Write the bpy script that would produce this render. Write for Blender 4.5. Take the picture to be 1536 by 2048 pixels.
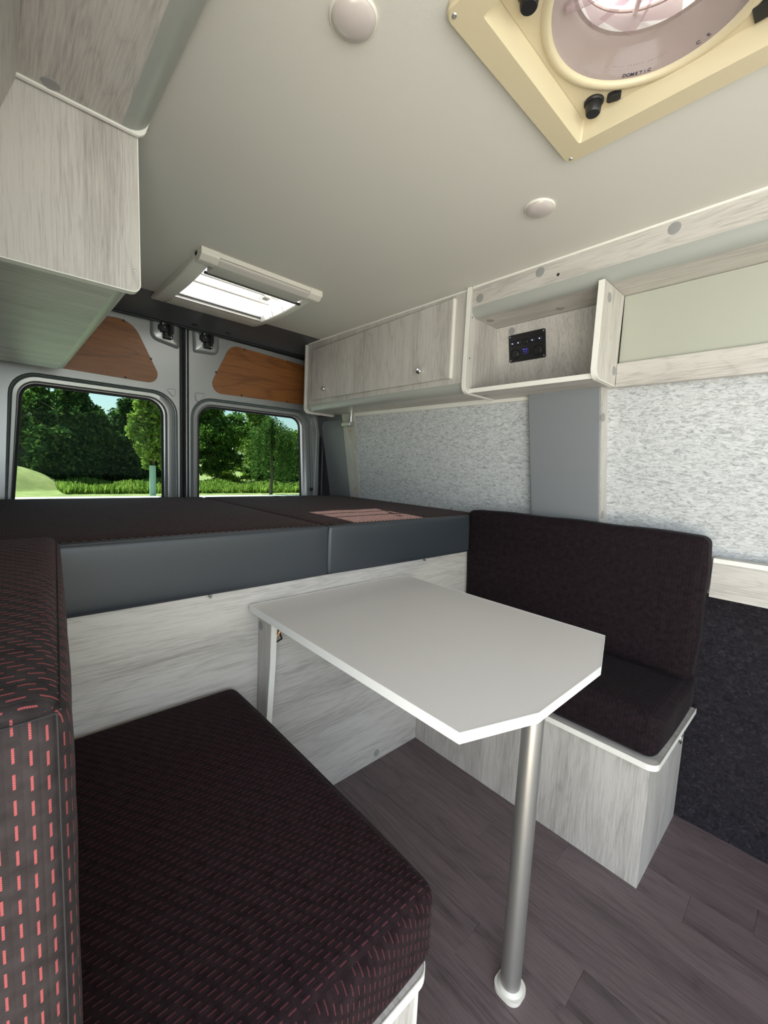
import bpy, bmesh, math, random
import numpy as np
from mathutils import Vector, Matrix
from mathutils.geometry import tessellate_polygon
PI = math.pi
sc = bpy.context.scene
for o in list(bpy.data.objects): bpy.data.objects.remove(o)
COL = sc.collection

# ------------------------------------------------------------------ camera
yaw, pitch, roll, FPX = .7482, -.1045, .0464, 837.78
fw = Vector((math.sin(yaw)*math.cos(pitch), math.cos(yaw)*math.cos(pitch), math.sin(pitch)))
r0 = Vector((math.cos(yaw), -math.sin(yaw), 0)); u0 = r0.cross(fw)
RX = math.cos(roll)*r0 + math.sin(roll)*u0
UY = -math.sin(roll)*r0 + math.cos(roll)*u0
cam = bpy.data.cameras.new('camera'); camo = bpy.data.objects.new('camera', cam); COL.objects.link(camo)
M = Matrix((RX, UY, -fw)).transposed().to_4x4(); M.translation = Vector((-.7164, -1.0912, 1.1174))
camo.matrix_world = M
cam.sensor_fit = 'HORIZONTAL'; cam.sensor_width = 36; cam.lens = FPX/1536*36; cam.clip_start = .01; cam.clip_end = 500
sc.camera = camo

# ------------------------------------------------------------------ world, sun, daylight
world = bpy.data.worlds.new('world'); sc.world = world; world.use_nodes = True
wn = world.node_tree; bg = wn.nodes['Background']
sky = wn.nodes.new('ShaderNodeTexSky'); sky.sky_type = 'NISHITA'; sky.sun_disc = False
sky.sun_elevation = math.radians(54); sky.sun_rotation = math.radians(-27); sky.air_density = 1.0; sky.dust_density = 1.5
wn.links.new(sky.outputs[0], bg.inputs[0]); bg.inputs[1].default_value = .30
sun = bpy.data.lights.new('sun', 'SUN'); sun.energy = 24; sun.angle = .01; sun.color = (1, .95, .86)
so = bpy.data.objects.new('sun', sun); COL.objects.link(so)
so.rotation_euler = Vector((.30, -.53, -.88)).to_track_quat('-Z', 'Y').to_euler()
def area(name, loc, aim, sx, sy, e, col):
    l = bpy.data.lights.new(name, 'AREA'); l.shape = 'RECTANGLE'; l.size = sx; l.size_y = sy; l.energy = e; l.color = col
    o = bpy.data.objects.new(name, l); COL.objects.link(o); o.location = loc
    o.rotation_euler = Vector(aim).to_track_quat('-Z', 'Z').to_euler(); return o
# daylight through the open sliding door beside the camera: sky from above, sunlit ground from below
area('door_daylight', (-1.05, -1.75, 1.05), (1, .8, -.18), 1.3, 1.5, 35, (.86, .93, 1))
area('ground_bounce', (-1.25, -1.65, .0), (.75, .40, 1.0), 1.2, .8, 24, (1, .90, .66))
# daylight through the windscreen of the cab at the front
area('cab_daylight', (.1, -2.9, 1.25), (0, 1, -.05), 1.5, .8, 13, (.90, .95, 1))
sc.view_settings.view_transform = 'Standard'; sc.view_settings.look = 'None'
sc.view_settings.gamma = 1; sc.view_settings.use_curve_mapping = False
sc.view_settings.exposure = -.12

# ------------------------------------------------------------------ materials
def newmat(name):
    m = bpy.data.materials.new(name); m.use_nodes = True
    return m, m.node_tree.nodes, m.node_tree.links, m.node_tree.nodes['Principled BSDF']
def simple(name, col, rough=.5, metal=0, bump=0, bscale=300, **kw):
    m, n, l, p = newmat(name)
    p.inputs['Base Color'].default_value = (*col, 1); p.inputs['Roughness'].default_value = rough; p.inputs['Metallic'].default_value = metal
    for k, v in kw.items(): p.inputs[k.replace('_', ' ')].default_value = v
    tc = n.new('ShaderNodeTexCoord'); nz = n.new('ShaderNodeTexNoise'); nz.inputs['Scale'].default_value = bscale
    l.new(tc.outputs['Object'], nz.inputs['Vector'])
    b = n.new('ShaderNodeBump'); b.inputs['Strength'].default_value = bump; b.inputs['Distance'].default_value = .001
    l.new(nz.outputs['Fac'], b.inputs['Height'])
    if bump: l.new(b.outputs[0], p.inputs['Normal'])
    return m
def ramp(n, stops):
    r = n.new('ShaderNodeValToRGB'); e = r.color_ramp.elements
    e[0].position, e[0].color = stops[0][0], (*stops[0][1], 1); e[1].position, e[1].color = stops[-1][0], (*stops[-1][1], 1)
    for p, c in stops[1:-1]: x = e.new(p); x.color = (*c, 1)
    return r
def woodmat(name, axis, light=(.56, .53, .49), dark=(.29, .265, .24), k=1.0, rough=.42, rnd=0.0, ring=.5, off=0):
    m, n, l, p = newmat(name)
    tc = n.new('ShaderNodeTexCoord'); oi = n.new('ShaderNodeObjectInfo')
    add = n.new('ShaderNodeVectorMath'); add.operation = 'ADD'
    sc_ = n.new('ShaderNodeVectorMath'); sc_.operation = 'SCALE'; sc_.inputs['Scale'].default_value = 7.0 if rnd else .01
    cx = n.new('ShaderNodeCombineXYZ')
    for i in range(3): l.new(oi.outputs['Random'], cx.inputs[i])
    l.new(cx.outputs[0], sc_.inputs[0]); l.new(tc.outputs['Object'], add.inputs[0]); l.new(sc_.outputs[0], add.inputs[1])
    def mp(a, b):
        q = n.new('ShaderNodeMapping'); s = [b, b, b]; s['xyz'.index(axis)] = a
        q.inputs['Scale'].default_value = [t*k for t in s]; q.inputs['Location'].default_value = (off, off*1.7, off*.6)
        l.new(add.outputs[0], q.inputs['Vector']); return q
    n1 = n.new('ShaderNodeTexNoise'); n1.inputs['Scale'].default_value = 1; n1.inputs['Detail'].default_value = 8; n1.inputs['Roughness'].default_value = .65
    n1.inputs['Distortion'].default_value = .5
    l.new(mp(13, 290).outputs[0], n1.inputs['Vector'])
    n2 = n.new('ShaderNodeTexNoise'); n2.inputs['Scale'].default_value = 1; n2.inputs['Detail'].default_value = 4
    l.new(mp(1.2, 14).outputs[0], n2.inputs['Vector'])
    # flowing grain contours
    n3 = n.new('ShaderNodeTexNoise'); n3.inputs['Scale'].default_value = 1; n3.inputs['Detail'].default_value = 1.5; n3.inputs['Roughness'].default_value = .4
    l.new(mp(1.1, 7.5).outputs[0], n3.inputs['Vector'])
    mu = n.new('ShaderNodeMath'); mu.operation = 'MULTIPLY'; mu.inputs[1].default_value = 34; l.new(n3.outputs['Fac'], mu.inputs[0])
    fr = n.new('ShaderNodeMath'); fr.operation = 'PINGPONG'; fr.inputs[1].default_value = 1; l.new(mu.outputs[0], fr.inputs[0])
    pw = n.new('ShaderNodeMath'); pw.operation = 'POWER'; pw.inputs[1].default_value = 5; l.new(fr.outputs[0], pw.inputs[0])
    def mul(a, v):
        q = n.new('ShaderNodeMath'); q.operation = 'MULTIPLY'; l.new(a, q.inputs[0]); q.inputs[1].default_value = v; return q.outputs[0]
    def plus(a, b):
        q = n.new('ShaderNodeMath'); q.operation = 'ADD'; l.new(a, q.inputs[0]); l.new(b, q.inputs[1]); return q.outputs[0]
    f = plus(plus(mul(n1.outputs['Fac'], 1.05), mul(n2.outputs['Fac'], .75)), mul(pw.outputs[0], .22*ring))
    mid = tuple((a+b)/2*1.03 for a, b in zip(light, dark))
    r = ramp(n, [(.60, light), (.86, tuple(a*.86+b*.14 for a, b in zip(light, dark))), (1.02, mid), (1.25, dark)])
    # ramp domain is 0..1: remap
    mr = n.new('ShaderNodeMapRange'); mr.inputs['From Min'].default_value = .55; mr.inputs['From Max'].default_value = 1.25
    l.new(f, mr.inputs['Value'])
    r = ramp(n, [(.0, light), (.40, tuple(a*.88+b*.12 for a, b in zip(light, dark))), (.62, mid), (1.0, dark)])
    l.new(mr.outputs[0], r.inputs[0])
    out = r.outputs[0]
    if rnd:
        hv = n.new('ShaderNodeHueSaturation'); v = n.new('ShaderNodeMapRange'); v.inputs['To Min'].default_value = 1-rnd; v.inputs['To Max'].default_value = 1+rnd
        l.new(oi.outputs['Random'], v.inputs['Value']); l.new(v.outputs[0], hv.inputs['Value']); l.new(out, hv.inputs['Color']); out = hv.outputs[0]
    l.new(out, p.inputs['Base Color']); p.inputs['Roughness'].default_value = rough
    b = n.new('ShaderNodeBump'); b.inputs['Strength'].default_value = .12; b.inputs['Distance'].default_value = .001; b.invert = True
    l.new(n1.outputs['Fac'], b.inputs['Height']); l.new(b.outputs[0], p.inputs['Normal'])
    return m
WX = woodmat('oak_laminate_x', 'x'); WY = woodmat('oak_laminate_y', 'y'); WZ = woodmat('oak_laminate_z', 'z')
FLOORM = woodmat('plum_oak_vinyl', 'y', (.135, .100, .103), (.055, .041, .043), 1.0, .45, .10, .7)
PLY = woodmat('varnished_plywood', 'x', (.27, .105, .030), (.13, .045, .014), .6, .35, 0, 1.0)
WHITE = simple('white_edge_band', (.78, .76, .70), .4)
TABLEM = simple('white_table_laminate', (.66, .63, .60), .38, bump=.05, bscale=900)
PROFILE = simple('grey_corner_profile', (.34, .35, .32), .35)
CAPM = simple('grey_screw_cap', (.27, .27, .26), .5)
CEIL = simple('ceiling_lining', (.56, .54, .49), .6, bump=.15, bscale=500)
VINYL = simple('grey_vinyl', (.20, .21, .22), .5, bump=.1, bscale=700)
VINYLG = simple('pale_green_grey_vinyl', (.40, .405, .34), .5, bump=.1, bscale=700)
VINYLD = simple('slate_vinyl', (.034, .040, .047), .40, bump=.12, bscale=900)
HEADER = simple('dark_grey_paint', (.085, .09, .095), .5)
SILVER = simple('silver_paint', (.36, .37, .37), .33, .55)
CREAM = simple('cream_plastic', (.54, .465, .31), .38)
PLAST = simple('warm_white_plastic', (.66, .63, .56), .4)
LAMPM = simple('frosted_lamp_lens', (.46, .41, .385), .3, Coat_Weight=.4)
RUBBER = simple('black_rubber', (.012, .013, .014), .55)
BLACK = simple('black_plastic', (.010, .010, .011), .45)
CHROME = simple('chrome', (.75, .75, .74), .18, 1)
STEEL = simple('satin_aluminium', (.50, .49, .465), .38, .85)
COPPER = simple('copper_screw', (.55, .28, .16), .4, .7)
PRINT = simple('dark_print', (.04, .03, .05), .6)
GREYP = simple('grey_print', (.30, .25, .26), .6)
m, n, l, p = newmat('tinted_rear_glass')
tr = n.new('ShaderNodeBsdfTransparent'); tr.inputs[0].default_value = (.62, .72, .69, 1)
gl = n.new('ShaderNodeBsdfGlossy'); gl.inputs['Roughness'].default_value = .02; gl.inputs[0].default_value = (.06, .075, .07, 1)
mx = n.new('ShaderNodeMixShader'); fr = n.new('ShaderNodeFresnel'); fr.inputs[0].default_value = 1.3
l.new(fr.outputs[0], mx.inputs[0]); l.new(tr.outputs[0], mx.inputs[1]); l.new(gl.outputs[0], mx.inputs[2])
l.new(mx.outputs[0], n['Material Output'].inputs[0]); GLASS = m
def clearish(name, tint, body, fac):
    m, n, l, p = newmat(name)
    tr = n.new('ShaderNodeBsdfTransparent'); tr.inputs[0].default_value = (*tint, 1); p.inputs['Specular IOR Level'].default_value = .5
    p.inputs['Base Color'].default_value = (*body, 1); p.inputs['Roughness'].default_value = .12
    lw = n.new('ShaderNodeLayerWeight'); lw.inputs[0].default_value = .35
    mr = n.new('ShaderNodeMapRange'); mr.inputs['To Min'].default_value = fac; mr.inputs['To Max'].default_value = min(1, fac+.55)
    l.new(lw.outputs['Facing'], mr.inputs['Value'])
    mx = n.new('ShaderNodeMixShader'); l.new(mr.outputs[0], mx.inputs[0]); l.new(tr.outputs[0], mx.inputs[1]); l.new(p.outputs[0], mx.inputs[2])
    l.new(mx.outputs[0], n['Material Output'].inputs[0]); return m
CLEAR = clearish('clear_smoky_plastic', (.94, .88, .89), (.42, .36, .36), .16)
SMOKE = clearish('smoky_pink_shroud', (.84, .76, .76), (.50, .43, .41), .30)
def opal(name, f):
    m, n, l, p = newmat(name); a = n.new('ShaderNodeBsdfTransparent'); b = n.new('ShaderNodeBsdfTranslucent'); b.inputs[0].default_value = (.95, .95, .95, 1)
    mx = n.new('ShaderNodeMixShader'); mx.inputs[0].default_value = f; l.new(a.outputs[0], mx.inputs[1]); l.new(b.outputs[0], mx.inputs[2]); l.new(mx.outputs[0], n['Material Output'].inputs[0]); return m
OPAL = opal('opal_fan_lid', .6); DOME = opal('hazy_rooflight_dome', .18)
# fabric with woven bricks and short red stitches, in metres on box-projected UVs
def fabric(name, base_a, base_b, thread):
    m, n, l, p = newmat(name)
    def N(t, **kw):
        q = n.new('ShaderNodeMath'); q.operation = t
        for i, v in kw.items():
            i = int(i[1])
            if isinstance(v, (int, float)): q.inputs[i].default_value = v
            else: l.new(v, q.inputs[i])
        return q.outputs[0]
    uv = n.new('ShaderNodeUVMap'); uv.uv_map = 'UVMap'; sx = n.new('ShaderNodeSeparateXYZ'); l.new(uv.outputs[0], sx.inputs[0])
    u_ = N('DIVIDE', _0=sx.outputs[0], _1=.0090); v_ = N('DIVIDE', _0=sx.outputs[1], _1=.018)
    colm = N('FLOOR', _0=u_); v2 = N('ADD', _0=v_, _1=N('MULTIPLY', _0=colm, _1=.32))
    fu = N('ABSOLUTE', _0=N('SUBTRACT', _0=N('FRACT', _0=u_), _1=.5)); fv = N('ABSOLUTE', _0=N('SUBTRACT', _0=N('FRACT', _0=v2), _1=.5))
    dash = N('MULTIPLY', _0=N('LESS_THAN', _0=fu, _1=.085), _1=N('LESS_THAN', _0=fv, _1=.29))
    twist = N('GREATER_THAN', _0=N('SINE', _0=N('MULTIPLY', _0=N('ADD', _0=sx.outputs[1], _1=N('MULTIPLY', _0=sx.outputs[0], _1=.5)), _1=4200)), _1=-.35)
    nz = n.new('ShaderNodeTexNoise'); nz.inputs['Scale'].default_value = 60; nz.inputs['Detail'].default_value = 5; l.new(uv.outputs[0], nz.inputs['Vector'])
    rp = ramp(n, [(.3, base_a), (.7, base_b)]); l.new(nz.outputs['Fac'], rp.inputs[0])
    mxc = n.new('ShaderNodeMix'); mxc.data_type = 'RGBA'; mxc.inputs['B'].default_value = (*thread, 1)
    l.new(N('MULTIPLY', _0=dash, _1=N('MULTIPLY_ADD', _0=twist, _1=.55, _2=.45)), mxc.inputs['Factor']); l.new(rp.outputs[0], mxc.inputs['A']); l.new(mxc.outputs['Result'], p.inputs['Base Color'])
    p.inputs['Roughness'].default_value = .85; p.inputs['Sheen Weight'].default_value = .03; p.inputs['Sheen Roughness'].default_value = .4; p.inputs['Specular IOR Level'].default_value = .08
    hb = N('SUBTRACT', _0=1, _1=N('POWER', _0=N('MULTIPLY', _0=fv, _1=2), _1=3)); hc = N('SUBTRACT', _0=1, _1=N('POWER', _0=N('MULTIPLY', _0=fu, _1=2), _1=4))
    h = N('MULTIPLY_ADD', _0=N('MULTIPLY', _0=hb, _1=hc), _1=1.0, _2=N('MULTIPLY', _0=dash, _1=-.5))
    bp_ = n.new('ShaderNodeBump'); bp_.inputs['Strength'].default_value = .3; bp_.inputs['Distance'].default_value = .0015; l.new(h, bp_.inputs['Height']); l.new(bp_.outputs[0], p.inputs['Normal'])
    return m
FABRIC_SHADED = fabric('plum_fabric_shaded', (.0075, .0050, .0062), (.0155, .0110, .0130), (.028, .011, .013))  # shaded copy of the cushion cloth: base and stitches darkened in the colour
FABRIC_MAT = fabric('mattress_fabric', (.015, .011, .011), (.030, .022, .021), (.34, .14, .11))  # same cloth again, thread brightened so the sun patch reads stronger
FABRIC_HALF_SHADED = fabric('plum_fabric_half_shaded', (.0095, .0050, .0062), (.020, .0115, .0135), (.085, .026, .030))  # half-shaded copy of the same cloth, stitches dimmed in the colour
FABRIC_LIT = fabric('plum_fabric_lit', (.024, .019, .019), (.044, .036, .036), (.36, .085, .085))  # lit copy of the same cloth: light painted in as paler base, brighter stitches
# felt
def felt(name, stops, str_axis_scale, sc1):
    m, n, l, p = newmat(name)
    tc = n.new('ShaderNodeTexCoord'); mp = n.new('ShaderNodeMapping'); mp.inputs['Scale'].default_value = str_axis_scale
    l.new(tc.outputs['Object'], mp.inputs['Vector'])
    a = n.new('ShaderNodeTexNoise'); a.inputs['Scale'].default_value = sc1; a.inputs['Detail'].default_value = 9; a.inputs['Roughness'].default_value = .72; a.inputs['Distortion'].default_value = 1.2
    l.new(mp.outputs[0], a.inputs['Vector'])
    r = ramp(n, stops); l.new(a.outputs['Fac'], r.inputs[0]); l.new(r.outputs[0], p.inputs['Base Color'])
    p.inputs['Roughness'].default_value = .95; p.inputs['Specular IOR Level'].default_value = .1
    b = n.new('ShaderNodeBump'); b.inputs['Strength'].default_value = .5; b.inputs['Distance'].default_value = .002; l.new(a.outputs['Fac'], b.inputs['Height']); l.new(b.outputs[0], p.inputs['Normal'])
    return m
FELT = felt('light_grey_wool_felt', [(.30, (.22, .22, .22)), (.43, (.40, .41, .41)), (.52, (.57, .58, .58)), (.72, (.71, .72, .72))], (1, 1, 3.2), 42)
CARPET = felt('charcoal_carpet_lining', [(.35, (.010, .009, .011)), (.55, (.024, .021, .025)), (.75, (.058, .052, .060))], (1, 1, 1.3), 60)
# outdoors
def leafmat(name, a, b, c):
    m, n, l, p = newmat(name)
    g = n.new('ShaderNodeNewGeometry'); r = ramp(n, [(0, a), (.6, b), (1, c)]); l.new(g.outputs['Random Per Island'], r.inputs[0])
    d = n.new('ShaderNodeBsdfDiffuse'); t = n.new('ShaderNodeBsdfTranslucent'); l.new(r.outputs[0], d.inputs[0]); l.new(r.outputs[0], t.inputs[0])
    mx = n.new('ShaderNodeMixShader'); mx.inputs[0].default_value = .42; l.new(d.outputs[0], mx.inputs[1]); l.new(t.outputs[0], mx.inputs[2]); l.new(mx.outputs[0], n['Material Output'].inputs[0])
    return m
LEAFD = leafmat('dark_leaves', (.012, .034, .012), (.040, .085, .020), (.14, .22, .05))
LEAFW = leafmat('birch_leaves', (.03, .07, .02), (.07, .13, .03), (.16, .24, .06))
LEAFM = leafmat('mid_leaves', (.04, .09, .02), (.10, .18, .03), (.20, .30, .06))
LEAFB = leafmat('bright_leaves', (.10, .18, .03), (.24, .34, .06), (.42, .50, .12))
BARK = simple('bark', (.09, .07, .05), .9); GUARD = simple('pale_green_tree_guard', (.35, .50, .42), .6)
m, n, l, p = newmat('meadow_grass'); GRASS = m
tc = n.new('ShaderNodeTexCoord'); a = n.new('ShaderNodeTexNoise'); a.inputs['Scale'].default_value = .8; a.inputs['Detail'].default_value = 10; a.inputs['Roughness'].default_value = .7
l.new(tc.outputs['Object'], a.inputs['Vector']); r = ramp(n, [(.3, (.10, .13, .025)), (.5, (.18, .20, .045)), (.7, (.30, .29, .10))]); l.new(a.outputs['Fac'], r.inputs[0]); l.new(r.outputs[0], p.inputs['Base Color']); p.inputs['Roughness'].default_value = .9
ROADM = simple('pale_concrete', (.55, .53, .48), .9)

# ------------------------------------------------------------------ mesh helpers
WLOC = {}
def map2(axis, a, b, t):
    return {'x': (t, a, b), 'y': (a, t, b), 'z': (a, b, t)}[axis]
class G:
    def __init__(s): s.v = []; s.f = []; s.uv = {}
    def add(s, vs, fs):
        k = len(s.v); s.v += [tuple(map(float, q)) for q in vs]; s.f += [tuple(i+k for i in f) for f in fs]; return s
    def box(s, x0, x1, y0, y1, z0, z1):
        return s.prism([(x0, y0), (x1, y0), (x1, y1), (x0, y1)], 'z', z0, z1)
    def prism(s, pts, axis, a, b, holes=()):
        loops = [list(pts)]+[list(h) for h in holes]; flat = [q for lp in loops for q in lp]; nn = len(flat)
        tris = tessellate_polygon([[Vector((q[0], q[1], 0)) for q in lp] for lp in loops])
        vs = [map2(axis, q[0], q[1], a) for q in flat]+[map2(axis, q[0], q[1], b) for q in flat]
        fs = []
        if len(loops) == 1 and len(pts) <= 4: fs += [tuple(range(len(pts))), tuple(nn+i for i in reversed(range(len(pts))))]
        else: fs += [tuple(t) for t in tris]+[tuple(nn+i for i in reversed(t)) for t in tris]
        o = 0
        for lp in loops:
            q = len(lp)
            for i in range(q): j = (i+1) % q; fs.append((o+i, nn+o+i, nn+o+j, o+j))
            o += q
        return s.add(vs, fs)
    def loft(s, loops, closed=True, caps=False):
        n_ = len(loops[0]); vs = [q for lp in loops for q in lp]; fs = []
        for k in range(len(loops)-1):
            for i in range(n_ if closed else n_-1):
                j = (i+1) % n_; fs.append((k*n_+i, k*n_+j, (k+1)*n_+j, (k+1)*n_+i))
        if caps: fs += [tuple(reversed(range(n_))), tuple((len(loops)-1)*n_+i for i in range(n_))]
        return s.add(vs, fs)
    def tube(s, path, r, seg=12, caps=True):
        path = [Vector(q) for q in path]; rs = r if isinstance(r, (list, tuple)) else [r]*len(path); loops = []
        up = None
        for i, q in enumerate(path):
            d = (path[min(i+1, len(path)-1)]-path[max(i-1, 0)]).normalized()
            if up is None: up = d.orthogonal().normalized()
            up = (up-d*up.dot(d)).normalized(); w = d.cross(up)
            loops.append([tuple(q+(up*math.cos(t)+w*math.sin(t))*rs[i]) for t in [2*PI*k/seg for k in range(seg)]])
        return s.loft(loops, caps=caps)
    def lathe(s, prof, c, axis=(0, 0, 1), seg=32, caps=True):
        ax = Vector(axis).normalized(); u = ax.orthogonal().normalized(); w = ax.cross(u); c = Vector(c)
        loops = [[tuple(c+ax*h+(u*math.cos(t)+w*math.sin(t))*max(r, 1e-5)) for t in [2*PI*k/seg for k in range(seg)]] for r, h in prof]
        return s.loft(loops, caps=caps)
    def ribbon(s, pts, t, axis, a, b, closed=False):
        """strip of thickness t laid outward along a polyline"""
        P = [Vector(q) for q in pts]; n_ = len(P); out = []
        for i in range(n_):
            p0 = P[i-1] if (i or closed) else P[i]; p1 = P[(i+1) % n_] if (i < n_-1 or closed) else P[i]
            d1 = (P[i]-p0); d2 = (p1-P[i])
            d1 = d1.normalized() if d1.length > 1e-9 else d2.normalized(); d2 = d2.normalized() if d2.length > 1e-9 else d1
            m_ = (d1+d2).normalized(); nn = Vector((m_.y, -m_.x)); out.append(P[i]+nn*t/max(.35, m_.dot(d1)))
        k = n_ if closed else n_-1; vs = []; fs = []
        for q in P: vs += [map2(axis, q.x, q.y, a), map2(axis, q.x, q.y, b)]
        for q in out: vs += [map2(axis, q.x, q.y, a), map2(axis, q.x, q.y, b)]
        o = 2*n_
        for i in range(k):
            j = (i+1) % n_
            fs += [(2*i, 2*j, 2*j+1, 2*i+1), (o+2*i, o+2*i+1, o+2*j+1, o+2*j), (2*i, o+2*i, o+2*j, 2*j), (2*i+1, 2*j+1, o+2*j+1, o+2*i+1)]
        if not closed: fs += [(0, 1, o+1, o), (2*n_-2, o+2*n_-2, o+2*n_-1, 2*n_-1)]
        return s.add(vs, fs)
    def warp(s, fn): s.v = [tuple(fn(*q)) for q in s.v]; return s
    def obj(s, name, mat, parent=None, bev=0, smooth=True, seg=2, kind=None, label=None, cat=None, group=None, loc=None, ang=38):
        V = np.array(s.v)
        if parent is not None: base = WLOC[parent.name]
        else:
            lo, hi = V.min(0), V.max(0); base = Vector(loc) if loc is not None else Vector(((lo[0]+hi[0])/2, (lo[1]+hi[1])/2, lo[2]))
        me = bpy.data.meshes.new(name); me.from_pydata([tuple(q) for q in (V-np.array(base))], [], s.f)
        bm = bmesh.new(); bm.from_mesh(me); bmesh.ops.recalc_face_normals(bm, faces=bm.faces); bm.to_mesh(me); bm.free()
        if s.uv:
            ul = me.uv_layers.new(name='UVMap')
            for pl in me.polygons:
                ax = s.uv[pl.index]
                for li in pl.loop_indices:
                    x, y, z = s.v[me.loops[li].vertex_index]; ul.data[li].uv = {0: (y, z), 1: (x, z), 2: (y, x)}[ax]
        me.materials.append(mat); me.validate()
        if smooth: me.shade_smooth(); me.set_sharp_from_angle(angle=math.radians(ang))
        o = bpy.data.objects.new(name, me); COL.objects.link(o)
        if parent is not None: o.parent = parent; WLOC[o.name] = Vector(base)
        else: o.location = base; WLOC[o.name] = Vector(base)
        if bev:
            b = o.modifiers.new('bevel', 'BEVEL'); b.width = bev; b.segments = seg; b.limit_method = 'ANGLE'; b.angle_limit = math.radians(40)
        tag(o, label, cat, group, kind); return o
def tag(o, label=None, cat=None, group=None, kind=None):
    if label: o['label'] = label
    if cat: o['category'] = cat
    if group: o['group'] = group
    if kind: o['kind'] = kind
def thing(name, loc, label=None, cat=None, group=None, kind=None):
    o = bpy.data.objects.new(name, None); COL.objects.link(o); o.location = loc; o.empty_display_size = .05
    WLOC[o.name] = Vector(loc); tag(o, label, cat, group, kind); return o
def rpoly(corners, n_=6):
    """rounded polygon: corners (x, y, r)"""
    out = []; N_ = len(corners)
    for i, c in enumerate(corners):
        p = Vector(c[:2]); r = c[2]
        if r <= 0: out += [tuple(p)]*1; continue
        a = (Vector(corners[i-1][:2])-p).normalized(); b = (Vector(corners[(i+1) % N_][:2])-p).normalized()
        ang = a.angle(b); t = r/math.tan(ang/2); cc = p+(a+b).normalized()*(r/math.sin(ang/2))
        s0 = p+a*t-cc; s1 = p+b*t-cc; a0 = math.atan2(s0.y, s0.x); a1 = math.atan2(s1.y, s1.x); d = (a1-a0+PI) % (2*PI)-PI
        out += [(cc.x+r*math.cos(a0+d*k/n_), cc.y+r*math.sin(a0+d*k/n_)) for k in range(n_+1)]
    return out
def qarc(cx, cy, r, a0, a1, n_=8): return [(cx+r*math.cos(math.radians(a0+(a1-a0)*k/n_)), cy+r*math.sin(math.radians(a0+(a1-a0)*k/n_))) for k in range(n_+1)]
def cushion(x0, x1, y0, y1, z0, z1, r=.02, crown=.006, n_=14, wob=.0):
    """rounded, slightly crowned upholstered block with box-projected UVs"""
    h = [(x1-x0)/2, (y1-y0)/2, (z1-z0)/2]; c = [(x0+x1)/2, (y0+y1)/2, (z0+z1)/2]
    def ax(hh):
        e = [-hh+r*(1-math.cos(t*PI/2/4)) for t in range(5)]
        return e+list(np.linspace(-hh+r, hh-r, n_+2)[1:-1])+[-q for q in reversed(e)]
    A = [ax(q) for q in h]; g = G(); idx = {}
    rng = random.Random(int(abs(x0*1000+y0*777)))
    def vert(i, j, k):
        key = (i, j, k)
        if key in idx: return idx[key]
        p = [A[0][i], A[1][j], A[2][k]]; inner = [max(-h[t]+r, min(h[t]-r, p[t])) for t in range(3)]
        d = np.array(p)-np.array(inner); L = np.linalg.norm(d)
        q = np.array(inner)+(d/L*r if L > 1e-9 else 0)
        for t in range(3):
            o1, o2 = (t+1) % 3, (t+2) % 3
            if abs(abs(p[t])-h[t]) < 1e-9:
                w = max(0, (1-(p[o1]/h[o1])**4))*max(0, (1-(p[o2]/h[o2])**4))
                q[t] += math.copysign(crown*w, p[t])
                if wob: q[t] += wob*w*math.sin(p[o1]*31+1)*math.sin(p[o2]*23+2)
        idx[key] = len(g.v); g.v.append(tuple(q+np.array(c))); return idx[key]
    for t in range(3):
        o1, o2 = (t+1) % 3, (t+2) % 3; n1, n2 = len(A[o1])-1, len(A[o2])-1
        for side in (0, len(A[t])-1):
            for i in range(n1):
                for j in range(n2):
                    f = []
                    for di, dj in ((0, 0), (1, 0), (1, 1), (0, 1)):
                        key = [0, 0, 0]; key[t] = side; key[o1] = i+di; key[o2] = j+dj; f.append(vert(*key))
                    g.uv[len(g.f)] = t; g.f.append(tuple(f))
    return g
def text(name, s, size, loc, rot, mat, parent, ext=.0003):
    cu = bpy.data.curves.new(name, 'FONT'); cu.body = s; cu.size = size; cu.extrude = ext; cu.align_x = 'CENTER'; cu.align_y = 'CENTER'; cu.offset = size*.012
    o = bpy.data.objects.new(name, cu); COL.objects.link(o); bpy.context.view_layer.update()
    me = bpy.data.meshes.new_from_object(o.evaluated_get(bpy.context.evaluated_depsgraph_get())); bpy.data.objects.remove(o)
    me.materials.clear(); me.materials.append(mat); q = bpy.data.objects.new(name, me); COL.objects.link(q); q.parent = parent
    q.matrix_local = Matrix.Translation(Vector(loc)-WLOC[parent.name]) @ rot.to_4x4(); return q
def cap(parent, c, nrm, r=.0145, name='screw_cap', mat=None, t=.0012):
    nrm = Vector(nrm).normalized()
    return G().lathe([(r, 0), (r*.97, t*.8), (r*.85, t), (0, t)], c, nrm, 24).obj(name, mat or CAPM, parent)
def screw(parent, c, nrm, r=.004, mat=None, name='screw'):
    return G().lathe([(r, 0), (r*.8, r*.35), (r*.35, r*.45), (r*.3, r*.2), (0, r*.2)], c, nrm, 12).obj(name, mat or BLACK, parent)

ZC = 1.808   # ceiling height
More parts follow.
